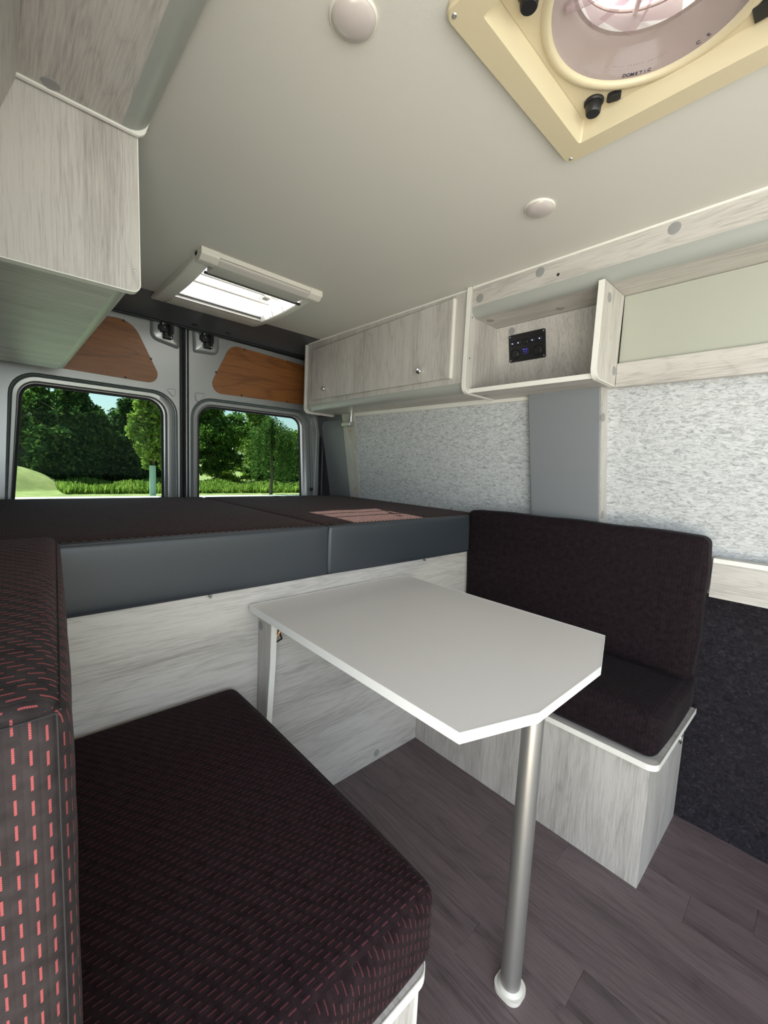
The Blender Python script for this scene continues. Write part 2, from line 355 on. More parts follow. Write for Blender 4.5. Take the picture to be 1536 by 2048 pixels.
# ================================================================== SETTING
# floor with printed planks laid one by one
fl = thing('floor', (0, 0, -.03), kind='structure')
G().box(-.90, 1.02, -2.6, 1.36, -.03, -.0025).obj('subfloor', simple('subfloor_grey', (.02, .016, .018), .8), fl)
rnd = random.Random(5); pm = {}
x = -.87; row = 0
ends = {11: -.15, 12: -.452, 13: -.649, 14: -.938}
while x < .93:
    w = .10; L = .92
    y = (ends[row] if row in ends else -rnd.uniform(.05, .9)); y1 = .0
    cuts = [.0]
    yy = y
    while yy > -2.55: cuts.append(yy); yy -= L
    cuts.append(-2.58)
    for a, b in zip(cuts[:-1], cuts[1:]):
        if a-b < .02: continue
        G().box(x+.0002, min(x+w-.0002, .975), b+.0002, a-.0002, -.0025, 0).obj('plank', FLOORM, fl, bev=.0004, seg=1)
    x += w; row += 1

# ceiling slab with openings for the rear rooflight and the fan
ce = thing('ceiling', (0, 0, ZC), kind='structure')
SKX = (-.145, .240, .525, .88); FANC = (.015, -.826)
G().prism([(-.92, -2.6), (1.0, -2.6), (1.0, 1.09), (.65, 1.075), (.45, 1.01), (.2, .985), (-.2, .965), (-.92, .95)], 'z', ZC, ZC+.02,
          holes=[[(SKX[0]-.01, SKX[2]-.01), (SKX[0]-.01, SKX[3]+.01), (SKX[1]+.01, SKX[3]+.01), (SKX[1]+.01, SKX[2]-.01)],
                 [(FANC[0]-.18, FANC[1]-.18), (FANC[0]-.18, FANC[1]+.18), (FANC[0]+.18, FANC[1]+.18), (FANC[0]+.18, FANC[1]-.18)]]).obj('ceiling_panel', CEIL, ce, smooth=False)
G().prism([(-.95, -2.6), (1.02, -2.6), (1.02, 1.40), (-.95, 1.40)], 'z', ZC+.0201, ZC+.05,
          holes=[[(SKX[0]-.012, SKX[2]-.012), (SKX[0]-.012, SKX[3]+.012), (SKX[1]+.012, SKX[3]+.012), (SKX[1]+.012, SKX[2]-.012)],
                 [(FANC[0]-.185, FANC[1]-.185), (FANC[0]-.185, FANC[1]+.185), (FANC[0]+.185, FANC[1]+.185), (FANC[0]+.185, FANC[1]-.185)]]).obj('roof_skin', SILVER, ce, smooth=False)
# rear roof header above the doors
hd = thing('trim_1', (.03, 1.2, 1.78), kind='structure')
G().prism([(.94, 1.8075), (1.10, 1.806), (1.245, 1.800), (1.262, 1.792), (1.262, 1.786), (1.34, 1.786), (1.34, 1.8085), (.94, 1.8085)], 'x', -.92, 1.0).obj('header_panel', HEADER, hd)
G().tube([(-.86, 1.262, 1.786), (1.0, 1.262, 1.786)], .007, 8).obj('header_seal', RUBBER, hd)
for xx in (.055, .225): G().lathe([(.012, 0), (.012, .004), (.006, .006), (0, .006)], (xx, 1.22, 1.8005), (0, 0, -1), 16).obj('rubber_plug', RUBBER, hd)

# right wall
wr = thing('wall_right', (.98, -.6, 0), kind='structure')
def wallx(z):
    pts = [(0, .925), (.37, .985), (.80, .985), (.90, .955), (.93, .95), (1.43, .83), (1.445, .875), (1.70, .83), (1.9, .80)]
    for (a, xa), (b, xb) in zip(pts, pts[1:]):
        if z <= b: return xa+(xb-xa)*(z-a)/(b-a)
    return .77
prof = [(wallx(z)+.012, z) for z in (0, .37, .80, .90, .93, 1.43, 1.445, 1.70, 1.808)]
G().prism(prof+[(1.06, 1.808), (1.06, -.02), (prof[0][0], -.02)], 'y', -2.6, 1.36).obj('wall_core', HEADER, wr)
G().prism([(wallx(z), z) for z in (0, .12, .25, .37, .80)]+[(wallx(z)+.012, z) for z in (.80, .37, .25, .12, 0)], 'y', -2.58, -.004).obj('carpet_lining', CARPET, wr)
def slab(y0, y1, za, zb, t=.010, dx=0, n_=8, y0t=None, y1t=None):
    zs = [za+(zb-za)*k/n_ for k in range(n_+1)]; v = []
    for z in zs:
        f = (z-za)/(zb-za); a = y0+((y0t if y0t is not None else y0)-y0)*f; b = y1+((y1t if y1t is not None else y1)-y1)*f
        v.append([(wallx(z)-dx, a, z), (wallx(z)-dx, b, z), (wallx(z)-dx+t, b, z), (wallx(z)-dx+t, a, z)])
    return G().loft(v, caps=True)
slab(-.27, .945, .885, 1.43, y1t=.865).obj('felt_panel', FELT, wr)
slab(-2.4, -.50, .885, 1.43).obj('felt_panel', FELT, wr)
slab(.94, 1.03, .86, 1.43, t=.016, dx=.004, y0t=.86, y1t=.985).obj('wood_post', WZ, wr)
slab(1.03, 1.255, .80, 1.55, t=.014, dx=.006, y0t=.985, y1t=1.2).obj('pillar_vinyl', VINYL, wr)
for c in ((.8495, .925, 1.329), (.9335, .960, .980)): screw(wr, c, (-1, 0, -.2), .007, COPPER)
# grey padded pillar with wood cheek
G().prism([(.782, 1.425), (.893, .92), (.96, .92), (.84, 1.425)], 'y', -.513, -.25).obj('pillar_cover', VINYL, wr, bev=.003)
G().prism([(.784, 1.425), (.895, .92), (.955, .92), (.84, 1.425)], 'y', -.519, -.5135).obj('pillar_cheek', WZ, wr)
cap(wr, (.815, -.519, 1.324), (0, -1, 0)); cap(wr, (.895, -.519, .985), (0, -1, 0))
G().box(.822, .834, -.245, .86, 1.408, 1.4265).obj('wall_strip', WHITE, wr)
G().prism([(.952, .766), (.952, .888), (.972, .888), (.975, .766)], 'y', -.851, -.30).obj('ledge_backer', WY, wr)
# ledge below the felt
lg = thing('trim_2', (.93, -1.6, .77), kind='structure')
G().prism([(.902, .766), (.902, .876), (.96, .876), (.975, .766)], 'y', -2.4, -.852).obj('ledge_face', WY, lg)
G().prism([(.900, .876), (.900, .888), (.955, .888), (.955, .876)], 'y', -2.4, -.852).obj('ledge_top', simple('ledge_top_laminate', (.50, .48, .45), .5), lg)
G().box(.8965, .9, -2.4, -.852, .874, .889).obj('edge_band', WHITE, lg, bev=.001)

# left wall: short piece before the open sliding door
wl = thing('wall_left', (-.9, .2, 0), kind='structure')
G().prism([(-.86, 0), (-.90, .4), (-.89, .95), (-.82, 1.45), (-.78, 1.808), (-.95, 1.808), (-.95, 0)], 'y', -.93, 1.36).obj('wall_panel', CARPET, wl)
G().prism([(-.86, 0), (-.90, .4), (-.89, .95), (-.82, 1.45), (-.78, 1.808), (-.95, 1.808), (-.95, 0)], 'y', -2.6, -2.35).obj('front_pillar', VINYL, wl)
G().box(-.95, -.88, -2.35, -.93, 1.74, 1.808).obj('door_lintel', HEADER, wl)
G().box(-.78, -.775, .80, 1.25, .6, 1.5).obj('pillar_vinyl', VINYL, wl)

# rear doors -------------------------------------------------------
def ring3(loopA, yA, loopB, yB): return [[(a, yA, b) for a, b in loopA], [(a, yB, b) for a, b in loopB]]
def rear_door(name, outer, ridge, inner, ply, pad, tri, flip):
    d = thing(name, (sum(q[0] for q in outer)/len(outer), 1.30, .3), kind='structure')
    ro = rpoly(outer); rr = rpoly(ridge, 8); ri = rpoly(inner, 8); rp_ = rpoly(ply, 8)
    G().prism(ro, 'y', 1.28, 1.345, holes=[rr]).obj('door_skin', SILVER, d, bev=.004)
    # stepped window surround
    cx = sum(q[0] for q in ri)/len(ri); cz = sum(q[1] for q in ri)/len(ri)
    def mix(t): return [(a[0]*(1-t)+b[0]*t, a[1]*(1-t)+b[1]*t) for a, b in zip(rr, ri)]
    seq = [(0, 1.2805), (.06, 1.294), (.22, 1.297), (.38, 1.288), (.72, 1.290), (.84, 1.304), (1, 1.306)]
    G().loft([[(a, y, b) for a, b in mix(t)] for t, y in seq]).obj('window_surround', SILVER, d, ang=50)
    sm = [(a[0], 1.2935, a[1]) for a in mix(.15)]
    G().tube(sm+[sm[0]], .0045, 6, False).obj('surround_groove', simple('groove_dark_grey', (.10, .13, .125), .6), d)  # darker tube laid along the groove of the surround
    s_ = [(cx+(a-cx)*.995, 1.309, cz+(b-cz)*.995) for a, b in ri]
    G().tube(s_+[s_[0]], .007, 8, False).obj('window_seal', RUBBER, d)
    G().prism(ri, 'y', 1.312, 1.316).obj('window_pane', GLASS, d)
    # plywood infill with a raised rim and screws
    G().ribbon(rp_, .006, 'y', 1.2775, 1.281, closed=True).obj('infill_rim', SILVER, d)
    pl = G().prism(rp_, 'y', 1.2765, 1.2795).obj('plywood_infill', PLY, d)
    for q in flip: screw(pl, (q[0], 1.2765, q[1]), (0, -1, 0), .0055)
    # upper latch on a raised pad
    rp2 = rpoly(pad, 6); px = sum(q[0] for q in rp2)/len(rp2); pz = sum(q[1] for q in rp2)/len(rp2)
    def scl(t, dz=0): return [(px+(a-px)*t, pz+(b-pz)*t+dz) for a, b in rp2]
    G().loft([[(a, 1.2798, b) for a, b in scl(1.0)], [(a, 1.272, b) for a, b in scl(.97)], [(a, 1.262, b) for a, b in scl(.80, .004)], [(a, 1.2615, b) for a, b in scl(.02, .004)]]).obj('latch_pad', SILVER, d, ang=60)
    lt = G()
    lt.box(px-.030, px+.030, 1.235, 1.262, pz-.004, pz+.042); lt.box(px-.018, px+.022, 1.226, 1.262, pz-.034, pz-.004)
    lt.box(px-.038, px-.026, 1.240, 1.262, pz+.004, pz+.030)
    lt = lt.obj('latch', BLACK, d, bev=.004)
    G().tube([(px, 1.232, pz+.030), (px+.004, 1.214, pz+.026), (px+.006, 1.208, pz+.002), (px+.004, 1.222, pz-.020)], .006, 8).obj('latch_hook', BLACK, lt)
    G().lathe([(.010, 0), (.010, .006), (.004, .008), (0, .008)], (px-.012, 1.235, pz+.020), (0, -1, 0), 16).obj('latch_pivot', BLACK, lt)
    for q in ((px+.014, pz-.028), (px-.020, pz+.034)): screw(lt, (q[0], 1.2345 if q[1] > pz else 1.2255, q[1]), (0, -1, 0), .004, STEEL)
    # pressed triangle stamp
    tp = [(a, 1.2795, b) for a, b in rpoly(tri, 4)]
    G().tube(tp+[tp[0]], .0022, 6, False).obj('pressed_stamp', SILVER, d)
    return d
dl = rear_door('door_1', [(-.80, .15, .02), (-.80, 1.60, .12), (-.70, 1.787, .10), (-.002, 1.787, .01), (-.002, .15, .01)],
    [(-.702, .80, .05), (-.665, 1.453, .10), (-.012, 1.453, .115), (-.012, .80, .05)],
    [(-.676, .85, .03), (-.627, 1.408, .065), (-.076, 1.408, .075), (-.076, .85, .03)],
    [(-.74, 1.49, .04), (-.66, 1.72, .06), (-.215, 1.765, .10), (-.078, 1.484, .045)],
    [(-.138, 1.784, .004), (-.004, 1.784, .004), (-.004, 1.672, .012), (-.138, 1.697, .04)],
    [(-.072, 1.470, .008), (-.020, 1.470, .008), (-.026, 1.425, .008)],
    [(-.246, 1.492), (-.135, 1.60), (-.25, 1.752), (-.5, 1.50), (-.45, 1.735)])
dr = rear_door('door_2', [(.044, .15, .01), (.044, 1.787, .01), (.80, 1.765, .10), (.868, 1.55, .12), (.868, .15, .02)],
    [(.052, .80, .05), (.052, 1.450, .115), (.800, 1.460, .10), (.848, .80, .05)],
    [(.098, .85, .03), (.100, 1.408, .075), (.727, 1.412, .065), (.757, .85, .03)],
    [(.135, 1.482, .05), (.265, 1.757, .07), (.770, 1.737, .09), (.815, 1.495, .05)],
    [(.060, 1.784, .004), (.198, 1.784, .004), (.201, 1.682, .04), (.064, 1.674, .012)],
    [(.072, 1.470, .008), (.138, 1.472, .008), (.082, 1.416, .008)],
    [(.33, 1.492), (.185, 1.595), (.345, 1.748), (.62, 1.736), (.62, 1.498)])
G().lathe([(.012, 0), (.012, .004), (.006, .006), (0, .006)], (.815, 1.28, .955), (0, -1, 0), 16).obj('door_plug', BLACK, dr)
G().tube([(.832, 1.276, .86), (.842, 1.276, 1.2), (.842, 1.276, 1.35), (.80, 1.276, 1.47)], .003, 6).obj('outer_seam', SILVER, dr)
rf = thing('trim_4', (.03, 1.36, 0), kind='structure')
G().prism([(-.95, -.05), (-.95, 1.81), (1.05, 1.81), (1.05, -.05)], 'y', 1.347, 1.37, holes=[[(-.70, .82), (-.70, 1.44), (-.02, 1.44), (-.02, .82)], [(.06, .82), (.06, 1.44), (.82, 1.44), (.82, .82)]]).obj('door_backing_plate', HEADER, rf, smooth=False)  # backing plate added behind the doors to stop light leaking past them
sg = thing('trim_3', (.02, 1.30, .3), kind='structure')
G().box(-.001, .043, 1.315, 1.34, .15, 1.787).obj('centre_gap_backing', RUBBER, sg)
G().tube([(.012, 1.300, .2), (.012, 1.300, 1.785)], .010, 8).obj('centre_seal', RUBBER, sg)
G().box(.026, .0335, 1.272, 1.315, .2, 1.786).obj('centre_flange', SILVER, sg, bev=.002)
G().tube([(.885, 1.27, .5), (.888, 1.27, 1.2), (.878, 1.27, 1.5), (.84, 1.27, 1.70)], .014, 8).obj('side_seal', RUBBER, sg)
G().tube([(-.815, 1.27, .5), (-.815, 1.27, 1.5), (-.77, 1.27, 1.70)], .014, 8).obj('side_seal', RUBBER, sg)

# ================================================================== BED
bb = thing('bed_base', (.03, .3, 0), 'pale grey oak bed front board crossing the van below the mattresses', 'bed base')
G().box(-.855, .925, 0, .018, 0, .766).obj('front_board', WX, bb)
G().box(-.80, .92, .02, 1.14, .735, .750).obj('platform', WY, bb)
G().box(-.855, -.835, .02, 1.14, 0, .735).obj('side_board', WY, bb)
G().box(.900, .918, .02, 1.14, 0, .735).obj('side_board', WY, bb)
cap(bb, (.316, 0, .030), (0, -1, 0), .0135)
for xx, zz in ((-.318, .765), (.520, .765)):
    G().tube([(xx, 0, zz-.004), (xx, -.014, zz-.004), (xx, -.018, zz-.001), (xx, -.018, zz+.006)], .0028, 8).obj('mattress_hook', STEEL, bb)
MATN = ('wide', 'narrow')
for nm, x0, x1, lb in (('w', -.80, .0535, 'wide dark mattress on the bed by the left rear window, slate vinyl front'),
                       ('n', .0545, .935, 'dark mattress on the bed under the right cabinet with a sunlit patch')):
    mt = thing('mattress', ((x0+x1)/2, .5, .77), lb, 'mattress')
    cushion(x0, x1, .012, 1.115, .770, .928, .016, .006, 14, .0015).obj('fabric_cover', FABRIC_MAT, mt, ang=60)
    g = cushion(x0+.001, x1-.001, -.012, .012, .7685, .9265, .009, .003, 14)
    g.uv = {}; g.obj('vinyl_front', VINYLD, mt, ang=60)
    G().tube([(x0+.02, .0, .9285), (x1-.02, .0, .9285)], .0022, 6).obj('piping', simple('black_piping', (.012, .012, .013), .7), mt)

# ================================================================== BENCHES
def bench(side):
    R = side > 0
    if R: X0, X1, Y0 = .535, .915, -.832
    else: X0, X1, Y0 = -.272, -.850, -.735
    s = 1 if R else -1
    b = thing('bench_box', ((X0+X1)/2, Y0/2, 0),
              'pale oak seat box under the right-hand bench cushion beside the carpeted wall' if R else 'pale oak seat box under the near left bench cushion', 'bench')
    G().box(min(X0, X0+s*.016), max(X0, X0+s*.016), Y0, -.002, 0, .355).obj('front_panel', WZ, b)
    G().box(min(X0+s*.0165, X1), max(X0+s*.0165, X1), Y0, Y0+.016, 0, .355).obj('end_panel', WZ, b)
    xl, yl = X0-s*.014, Y0-.016
    pts = rpoly([(xl, yl, .028), (X1+s*(.05 if R else .03), yl, 0), (X1+s*(.05 if R else .03), -.002, 0), (xl, -.002, 0)], 8)
    G().prism(pts, 'z', .3555, .370).obj('lid', WY, b)
    if s > 0: rb = [(X1+s*.05, yl)]+list(reversed(pts[:9]))+[(xl, -.003)]
    else: rb = [(X1+s*.03, yl)]+list(reversed(pts[:9]))+[(xl, -.003)]
    # outward side differs by winding
    rb = list(reversed(rb)) if s > 0 else rb
    G().ribbon(rb, .0016, 'z', .3545, .3715).obj('edge_band', WHITE, b)
    return b
br = bench(1); bl_ = bench(-1)
G().box(-.2735, -.2695, -.7375, -.733, 0, .355).obj('edge_band', WHITE, bl_)
rg = G().lathe([(.021, 0), (.021, .003), (.014, .0045), (.012, .002), (0, .002)], (.845, -.832, .318), (0, -1, 0), 24).obj('ring_pull', CHROME, br)
rp_ = [(.845+.013*math.cos(t), -.838, .312+.017*math.sin(t)) for t in [2*PI*k/20 for k in range(21)]]
G().tube(rp_, .0022, 8, False).obj('pull_ring', CHROME, rg)
o = cushion(.536, .962, -.838, -.004, .3715, .497, .026, .008, 14, .002)
o.obj('seat_cushion', FABRIC_SHADED, None, label='dark plum seat cushion lying on the right-hand bench behind the table', cat='cushion', ang=60)
o = cushion(-.842, -.246, -.748, -.004, .3715, .497, .026, .008, 18, .002)
o.obj('seat_cushion', FABRIC_HALF_SHADED, None, label='large dark seat cushion in the left foreground with faint red stitches', cat='cushion', ang=60)
def lean(x0a, dy, dz, z0):
    return lambda x, y, z: (x+dy*(-y)+dz*(z0-z), y, z)
g = cushion(.788, .875, -.842, -.004, .503, .953, .022, .006, 14, .002)
g.warp(lambda x, y, z: (x+(.055*(-y/.84))*(.25+.75*(z-.5)/.45)+(.95-z)*.06, y, z))
rb_ = thing('backrest', (.86, -.42, .50), 'tall dark backrest cushion on the right bench against the felt wall', 'cushion')
g.obj('cover', FABRIC_SHADED, rb_, ang=60)
g = cushion(-.80, -.625, -.745, -.004, .500, .948, .024, .004, 16, .002)
g.warp(lambda x, y, z: (x-(.060*(-y/.745)) if x > -.75 else x-(.02*(-y/.745)), y, z))
lb_ = thing('backrest', (-.72, -.37, .50), 'near dark backrest cushion at the left edge with bright red stitches', 'cushion')
g.obj('cover', FABRIC_LIT, lb_, ang=60)
def wpx(x, y): return x-.060*(-y/.745) if x > -.75 else x-.02*(-y/.745)
sm_ = []
for q in ((-.796, -.741), (-.75, -.744), (-.70, -.744), (-.632, -.741)): sm_.append((wpx(q[0], q[1]), q[1]-.0, .938))
sm2 = [(wpx(-.632, -.741)+.0, -.7405, z) for z in np.linspace(.938, .51, 12)]
sm3 = [(wpx(-.630, y), y, .940) for y in np.linspace(-.741, -.01, 16)]
THREAD = simple('dark_seam', (.012, .010, .011), .8)
G().tube(sm_, .0007, 6).obj('seam', THREAD, lb_); G().tube(sm2, .0007, 6).obj('seam', THREAD, lb_); G().tube(sm3, .0007, 6).obj('seam', THREAD, lb_)

# ================================================================== TABLE
tb = thing('folding_table', (.08, -.4, 0), 'white table with clipped corners on a single silver leg', 'table')
tp = [(-.209, -.013)]+[(-.209, -.738), (-.060, -.789), (.213, -.789), (.405, -.728)]+qarc(.365, -.053, .04, 0, 90, 6)
G().prism(tp, 'z', .7025, .720).obj('tabletop', TABLEM, tb)
G().ribbon(tp, .0016, 'z', .7015, .7205, closed=True).obj('edge_band', simple('white_edge_bright', (.80, .80, .78), .4), tb)
lg_ = G().tube([(.066, -.722, .012), (.066, -.722, .7015)], .0215, 32).obj('leg', STEEL, tb)
G().prism(rpoly([(.036, -.752, .022), (.096, -.752, .022), (.096, -.692, .022), (.036, -.692, .022)], 8), 'z', .0005, .010).obj('foot_plate', PLAST, tb, bev=.004)
G().lathe([(.027, 0), (.027, .003), (.023, .007), (.0216, .009)], (.066, -.722, .009), (0, 0, 1), 32).obj('foot_collar', PLAST, tb)
G().box(.03, .10, -.758, -.686, .6975, .7015).obj('leg_socket', STEEL, tb, bev=.001)
tk = thing('table_bracket', (-.17, -.04, .02), 'upright pale oak support fin on the bed front under the table corner', 'bracket')
fin = [(-.001, .02), (-.028, .02), (-.076, .56), (-.080, .695), (-.001, .695)]
G().prism(fin, 'x', -.178, -.162).obj('fin', WZ, tk)
G().ribbon([(-.028, .02), (-.076, .56), (-.080, .695)], .0016, 'x', -.1785, -.1615).obj('edge_band', WHITE, tk)
G().ribbon([(-.080, .695), (-.076, .56), (-.028, .02)], .0016, 'x', -.1785, -.1615).obj('edge_band', WHITE, tk)
cap(tk, (-.178, -.018, .655), (-1, 0, 0), .0135)
G().tube([(-.135, -.003, .66), (-.130, -.03, .64), (-.112, -.02, .600), (-.128, -.006, .585)], .0025, 8).obj('support_wire', BLACK, tk)
G().tube([(-.110, -.004, .69), (-.118, -.03, .64), (-.135, -.02, .600)], .004, 8).obj('support_strut', COPPER, tk)

# ================================================================== RIGHT OVERHEAD CABINET
cb = thing('overhead_cabinet', (.75, .5, 1.42), 'long pale oak overhead cabinet with two knobs on the right, over the bed', 'cabinet')
G().box(.632, .646, -.0635, 1.062, 1.462, 1.806).obj('face_frame', WZ, cb)
q = qarc(.667, 1.462, .035, 180, 270)+list(reversed(qarc(.667, 1.462, .021, 180, 270)))
G().prism(q, 'y', -.0635, 1.062).obj('corner_profile', PROFILE, cb)
G().box(.667, .835, -.0635, 1.062, 1.427, 1.441).obj('bottom_panel', WY, cb)
G().prism(rpoly([(.622, 1.80, 0), (.622, 1.418, .03), (.83, 1.418, 0), (.80, 1.80, 0)]), 'y', 1.064, 1.080).obj('end_panel', WZ, cb)
G().ribbon([(.622, 1.80), (.622, 1.418+.03)]+qarc(.652, 1.448, .03, 180, 270)[1:]+[(.82, 1.418)], .0022, 'y', 1.0635, 1.0805).obj('edge_band', WHITE, cb)
dr_ = G().prism([(.004, 1.484), (.995, 1.484), (1.00, 1.758), (.006, 1.786)], 'x', .618, .6315).obj('door', WZ, cb, bev=.001)
G().prism([(-.0005, 1.483), (.004, 1.483), (.006, 1.787), (.0015, 1.787)], 'x', .6175, .632).obj('edge_band', WHITE, dr_)
for y in (.152, .852):
    G().lathe([(.006, 0), (.0065, .003), (.0055, .012), (.010, .018), (.0115, .022), (.009, .027), (0, .028)], (.618, y, 1.527), (-1, 0, 0), 20).obj('knob', CHROME, dr_)
G().box(.6285, .632, -.0635, 1.062, 1.802, 1.8075).obj('top_strip', WHITE, cb)

# right open shelf unit
sh = thing('overhead_shelf_unit', (.71, -1.2, 1.42), 'pale oak open overhead shelf along the right wall holding the black switch panel', 'shelf')
def divider(y0, y1, xb, xt, x0, ztop, zb, nm):
    pts = [(x0, ztop), (x0, zb+.03)]+qarc(x0+.03, zb+.03, .03, 180, 270)[1:]+[(xb, zb), (xt, ztop)]
    d = G().prism(pts, 'y', y0, y1).obj(nm, WZ, sh)
    G().ribbon(pts[:-1], .0022, 'y', y0-.0005, y1+.0005).obj('edge_band', WHITE, d); return d
d1 = divider(-.080, -.064, .855, .79, .615, 1.806, 1.420, 'divider')
d2 = divider(-.560, -.544, .775, .782, .618, 1.6985, 1.418, 'divider')
TY0 = -2.3
G().box(.626, .640, TY0, -.081, 1.735, 1.806).obj('fascia', WY, sh)
G().box(.622, .626, TY0, -.081, 1.8015, 1.8075).obj('top_strip', WHITE, sh)
q = qarc(.661, 1.735, .035, 180, 270)+list(reversed(qarc(.661, 1.735, .021, 180, 270)))
G().prism(q, 'y', TY0, -.081).obj('corner_profile', PROFILE, sh)
G().box(.661, .82, TY0, -.081, 1.700, 1.714).obj('underside', WY, sh)
G().prism([(.795, 1.6985), (.85, 1.436), (.862, 1.436), (.807, 1.6985)], 'y', -.543, -.081).obj('back_panel', WZ, sh)
G().prism([(.640, 1.421), (.640, 1.435), (.85, 1.435), (.85, 1.421)], 'y', -.543, -.081).obj('shelf_board', WY, sh)
G().box(.6375, .640, -.543, -.081, 1.420, 1.436).obj('edge_band', WHITE, sh)
G().prism([(.790, 1.484), (.785, 1.6985), (.80, 1.6985), (.805, 1.484)], 'y', TY0, -.561).obj('vinyl_back', VINYLG, sh)
G().prism([(.778, 1.414), (.776, 1.488), (.790, 1.488), (.80, 1.414)], 'y', TY0, -.561).obj('lower_rail', WY, sh)
for c in ((.626, -.722, 1.783), (.626, -.347, 1.783), (.626, -.114, 1.760)): cap(sh, c, (-1, 0, 0), .0155)
G().lathe([(.005, 0), (.004, .001), (0, .001)], (.626, -.410, 1.757), (-1, 0, 0), 12).obj('screw_hole', BLACK, sh)
for c in ((.701, -.113, 1.700), (.754, -.363, 1.700)): cap(sh, c, (0, 0, -1), .0145)
cap(sh, (.800, -.150, 1.677), (-1, 0, -.2), .0145)
cap(d2, (.662, -.560, 1.66), (0, -1, 0), .0145); cap(d2, (.757, -.560, 1.462), (0, -1, 0), .0145)
cap(sh, (.720, -.105, 1.421), (0, 0, -1), .0135)
for z in (1.70, 1.55): G().lathe([(.003, 0), (.002, .0008), (0, .0008)], (.632, -.080, z), (0, -1, 0), 8).obj('screw_hole', BLACK, d1)
# switch panel (on the slanted back board)
sp = thing('switch_panel', (.82, -.2, 1.56), 'small black switch panel with blue lights on the oak niche back', 'switch panel')
# plane of back board: x = .795 + (1.6985-z)*.2095
def nb(y, z, off=0): return (.795+(1.6985-z)*.2095-off, y, z)
NB = Vector((-1, 0, -.2095)).normalized()
yA, yB, zA, zB = -.137, -.290, 1.561, 1.661
pl = [(a, b) for a, b in rpoly([(yA, zA, .006), (yA, zB, .006), (yB, zB, .006), (yB, zA, .006)], 4)]
G().loft([[nb(a, b, .0006) for a, b in pl], [nb(a, b, .0036) for a, b in pl]], caps=True).obj('face_plate', BLACK, sp)
for y in (yA-.007, yB+.007):
    for z in (zA+.007, zB-.007): screw(sp, nb(y, z, .0036), NB, .003, STEEL)
BLUE, n, l, p = newmat('blue_led'); p.inputs['Emission Color'].default_value = (.25, .35, 1, 1); p.inputs['Emission Strength'].default_value = 9
DIMB, n, l, p = newmat('blue_display'); p.inputs['Base Color'].default_value = (.01, .01, .05, 1); p.inputs['Emission Color'].default_value = (.10, .08, .9, 1); p.inputs['Emission Strength'].default_value = 1.2
for k, (y, z) in enumerate(((-.155, 1.630), (-.180, 1.630), (-.210, 1.629), (-.239, 1.630), (-.268, 1.631))):
    sw = G().lathe([(.0105, 0), (.0105, .004), (.0085, .006), (.007, .004), (0, .004)], nb(y, z, .0036), NB, 20).obj('switch_button', BLACK, sp)
    if k != 2: G().lathe([(.0016, 0), (.0012, .001), (0, .001)], nb(y, z-.002, .0078), NB, 10).obj('indicator_light', BLUE, sw)
for y in (-.163, -.258): G().lathe([(.0185, 0), (.0185, .005), (.0155, .008), (.0145, .004), (0, .003)], nb(y, 1.590, .0036), NB, 28).obj('socket', BLACK, sp)
uo = G().lathe([(.0155, 0), (.0155, .005), (.013, .006), (0, .005)], nb(-.211, 1.592, .0036), NB, 24).obj('usb_socket', BLACK, sp)
g = G()
for y, z, w, h_ in ((-.2045, 1.600, .008, .0035), (-.2155, 1.600, .005, .0035), (-.205, 1.5925, .003, .002), (-.211, 1.5925, .003, .002), (-.217, 1.5925, .003, .002), (-.206, 1.586, .004, .0015), (-.216, 1.586, .004, .0015)):
    a = [(y-w/2, z-h_/2), (y+w/2, z-h_/2), (y+w/2, z+h_/2), (y-w/2, z+h_/2)]
    g.loft([[nb(*t, .0093) for t in a], [nb(*t, .0098) for t in a]], caps=True)
g.obj('display_marks', DIMB, uo)

# chrome pull latch under the cabinet
hk = thing('cabinet_hook', (.80, .92, 1.36), 'small chrome hook hanging below the right overhead cabinet by the wood post', 'hook')
G().lathe([(.015, 0), (.015, .004), (.008, .006), (0, .006)], (.80, .86, 1.427), (0, 0, -1), 20).obj('mount', CHROME, hk)
G().tube([(.80, .86, 1.424), (.80, .86, 1.372)], .011, 12).obj('stem', CHROME, hk)
G().box(.780, .820, .845, .925, 1.350, 1.372).obj('plate', STEEL, hk, bev=.003)

# ================================================================== LEFT OVERHEAD
lc = thing('overhead_cabinet', (-.6, .5, 1.45), 'oak overhead cabinet at the upper left with large end panel facing the table', 'cabinet')
G().box(-.86, -.520, -.035, 1.125, 1.459, 1.473).obj('bottom_panel', WX, lc)
q = qarc(-.520, 1.492, .033, 270, 360)+list(reversed(qarc(-.520, 1.492, .019, 270, 360)))
G().prism(q, 'y', -.035, 1.125).obj('corner_profile', PROFILE, lc)
G().box(-.501, -.487, -.035, 1.125, 1.492, 1.806).obj('face_frame', WZ, lc)
ep = rpoly([(-.86, 1.452, 0), (-.4815, 1.458, .016), (-.4835, 1.806, 0), (-.86, 1.806, 0)])
e_ = G().prism(ep, 'y', -.0565, -.038).obj('end_panel', WZ, lc)
G().ribbon(ep[:9], .0018, 'y', -.0572, -.0375).obj('edge_band', WHITE, e_)
G().box(-.86, -.50, 1.126, 1.14, 1.465, 1.806).obj('far_end_panel', WZ, lc)
screw(e_, (-.4905, -.0565, 1.500), (0, -1, 0), .003, STEEL)
nt = thing('ceiling_box_trim', (-.6, -.6, 1.75), 'oak ceiling trim box with grey rounded edge above the camera, upper left', 'trim box')
G().box(-.80, -.513, -.93, -.0705, 1.757, 1.768).obj('underside', WY, nt)
q = qarc(-.505, 1.800, .043, 270, 350)
q = [(-.513, 1.757)]+q+[(-.462, 1.8075), (-.476, 1.8075), (-.480, 1.79), (-.513, 1.768)]
G().prism(q, 'y', -.93, -.0705).obj('corner_profile', PROFILE, nt)
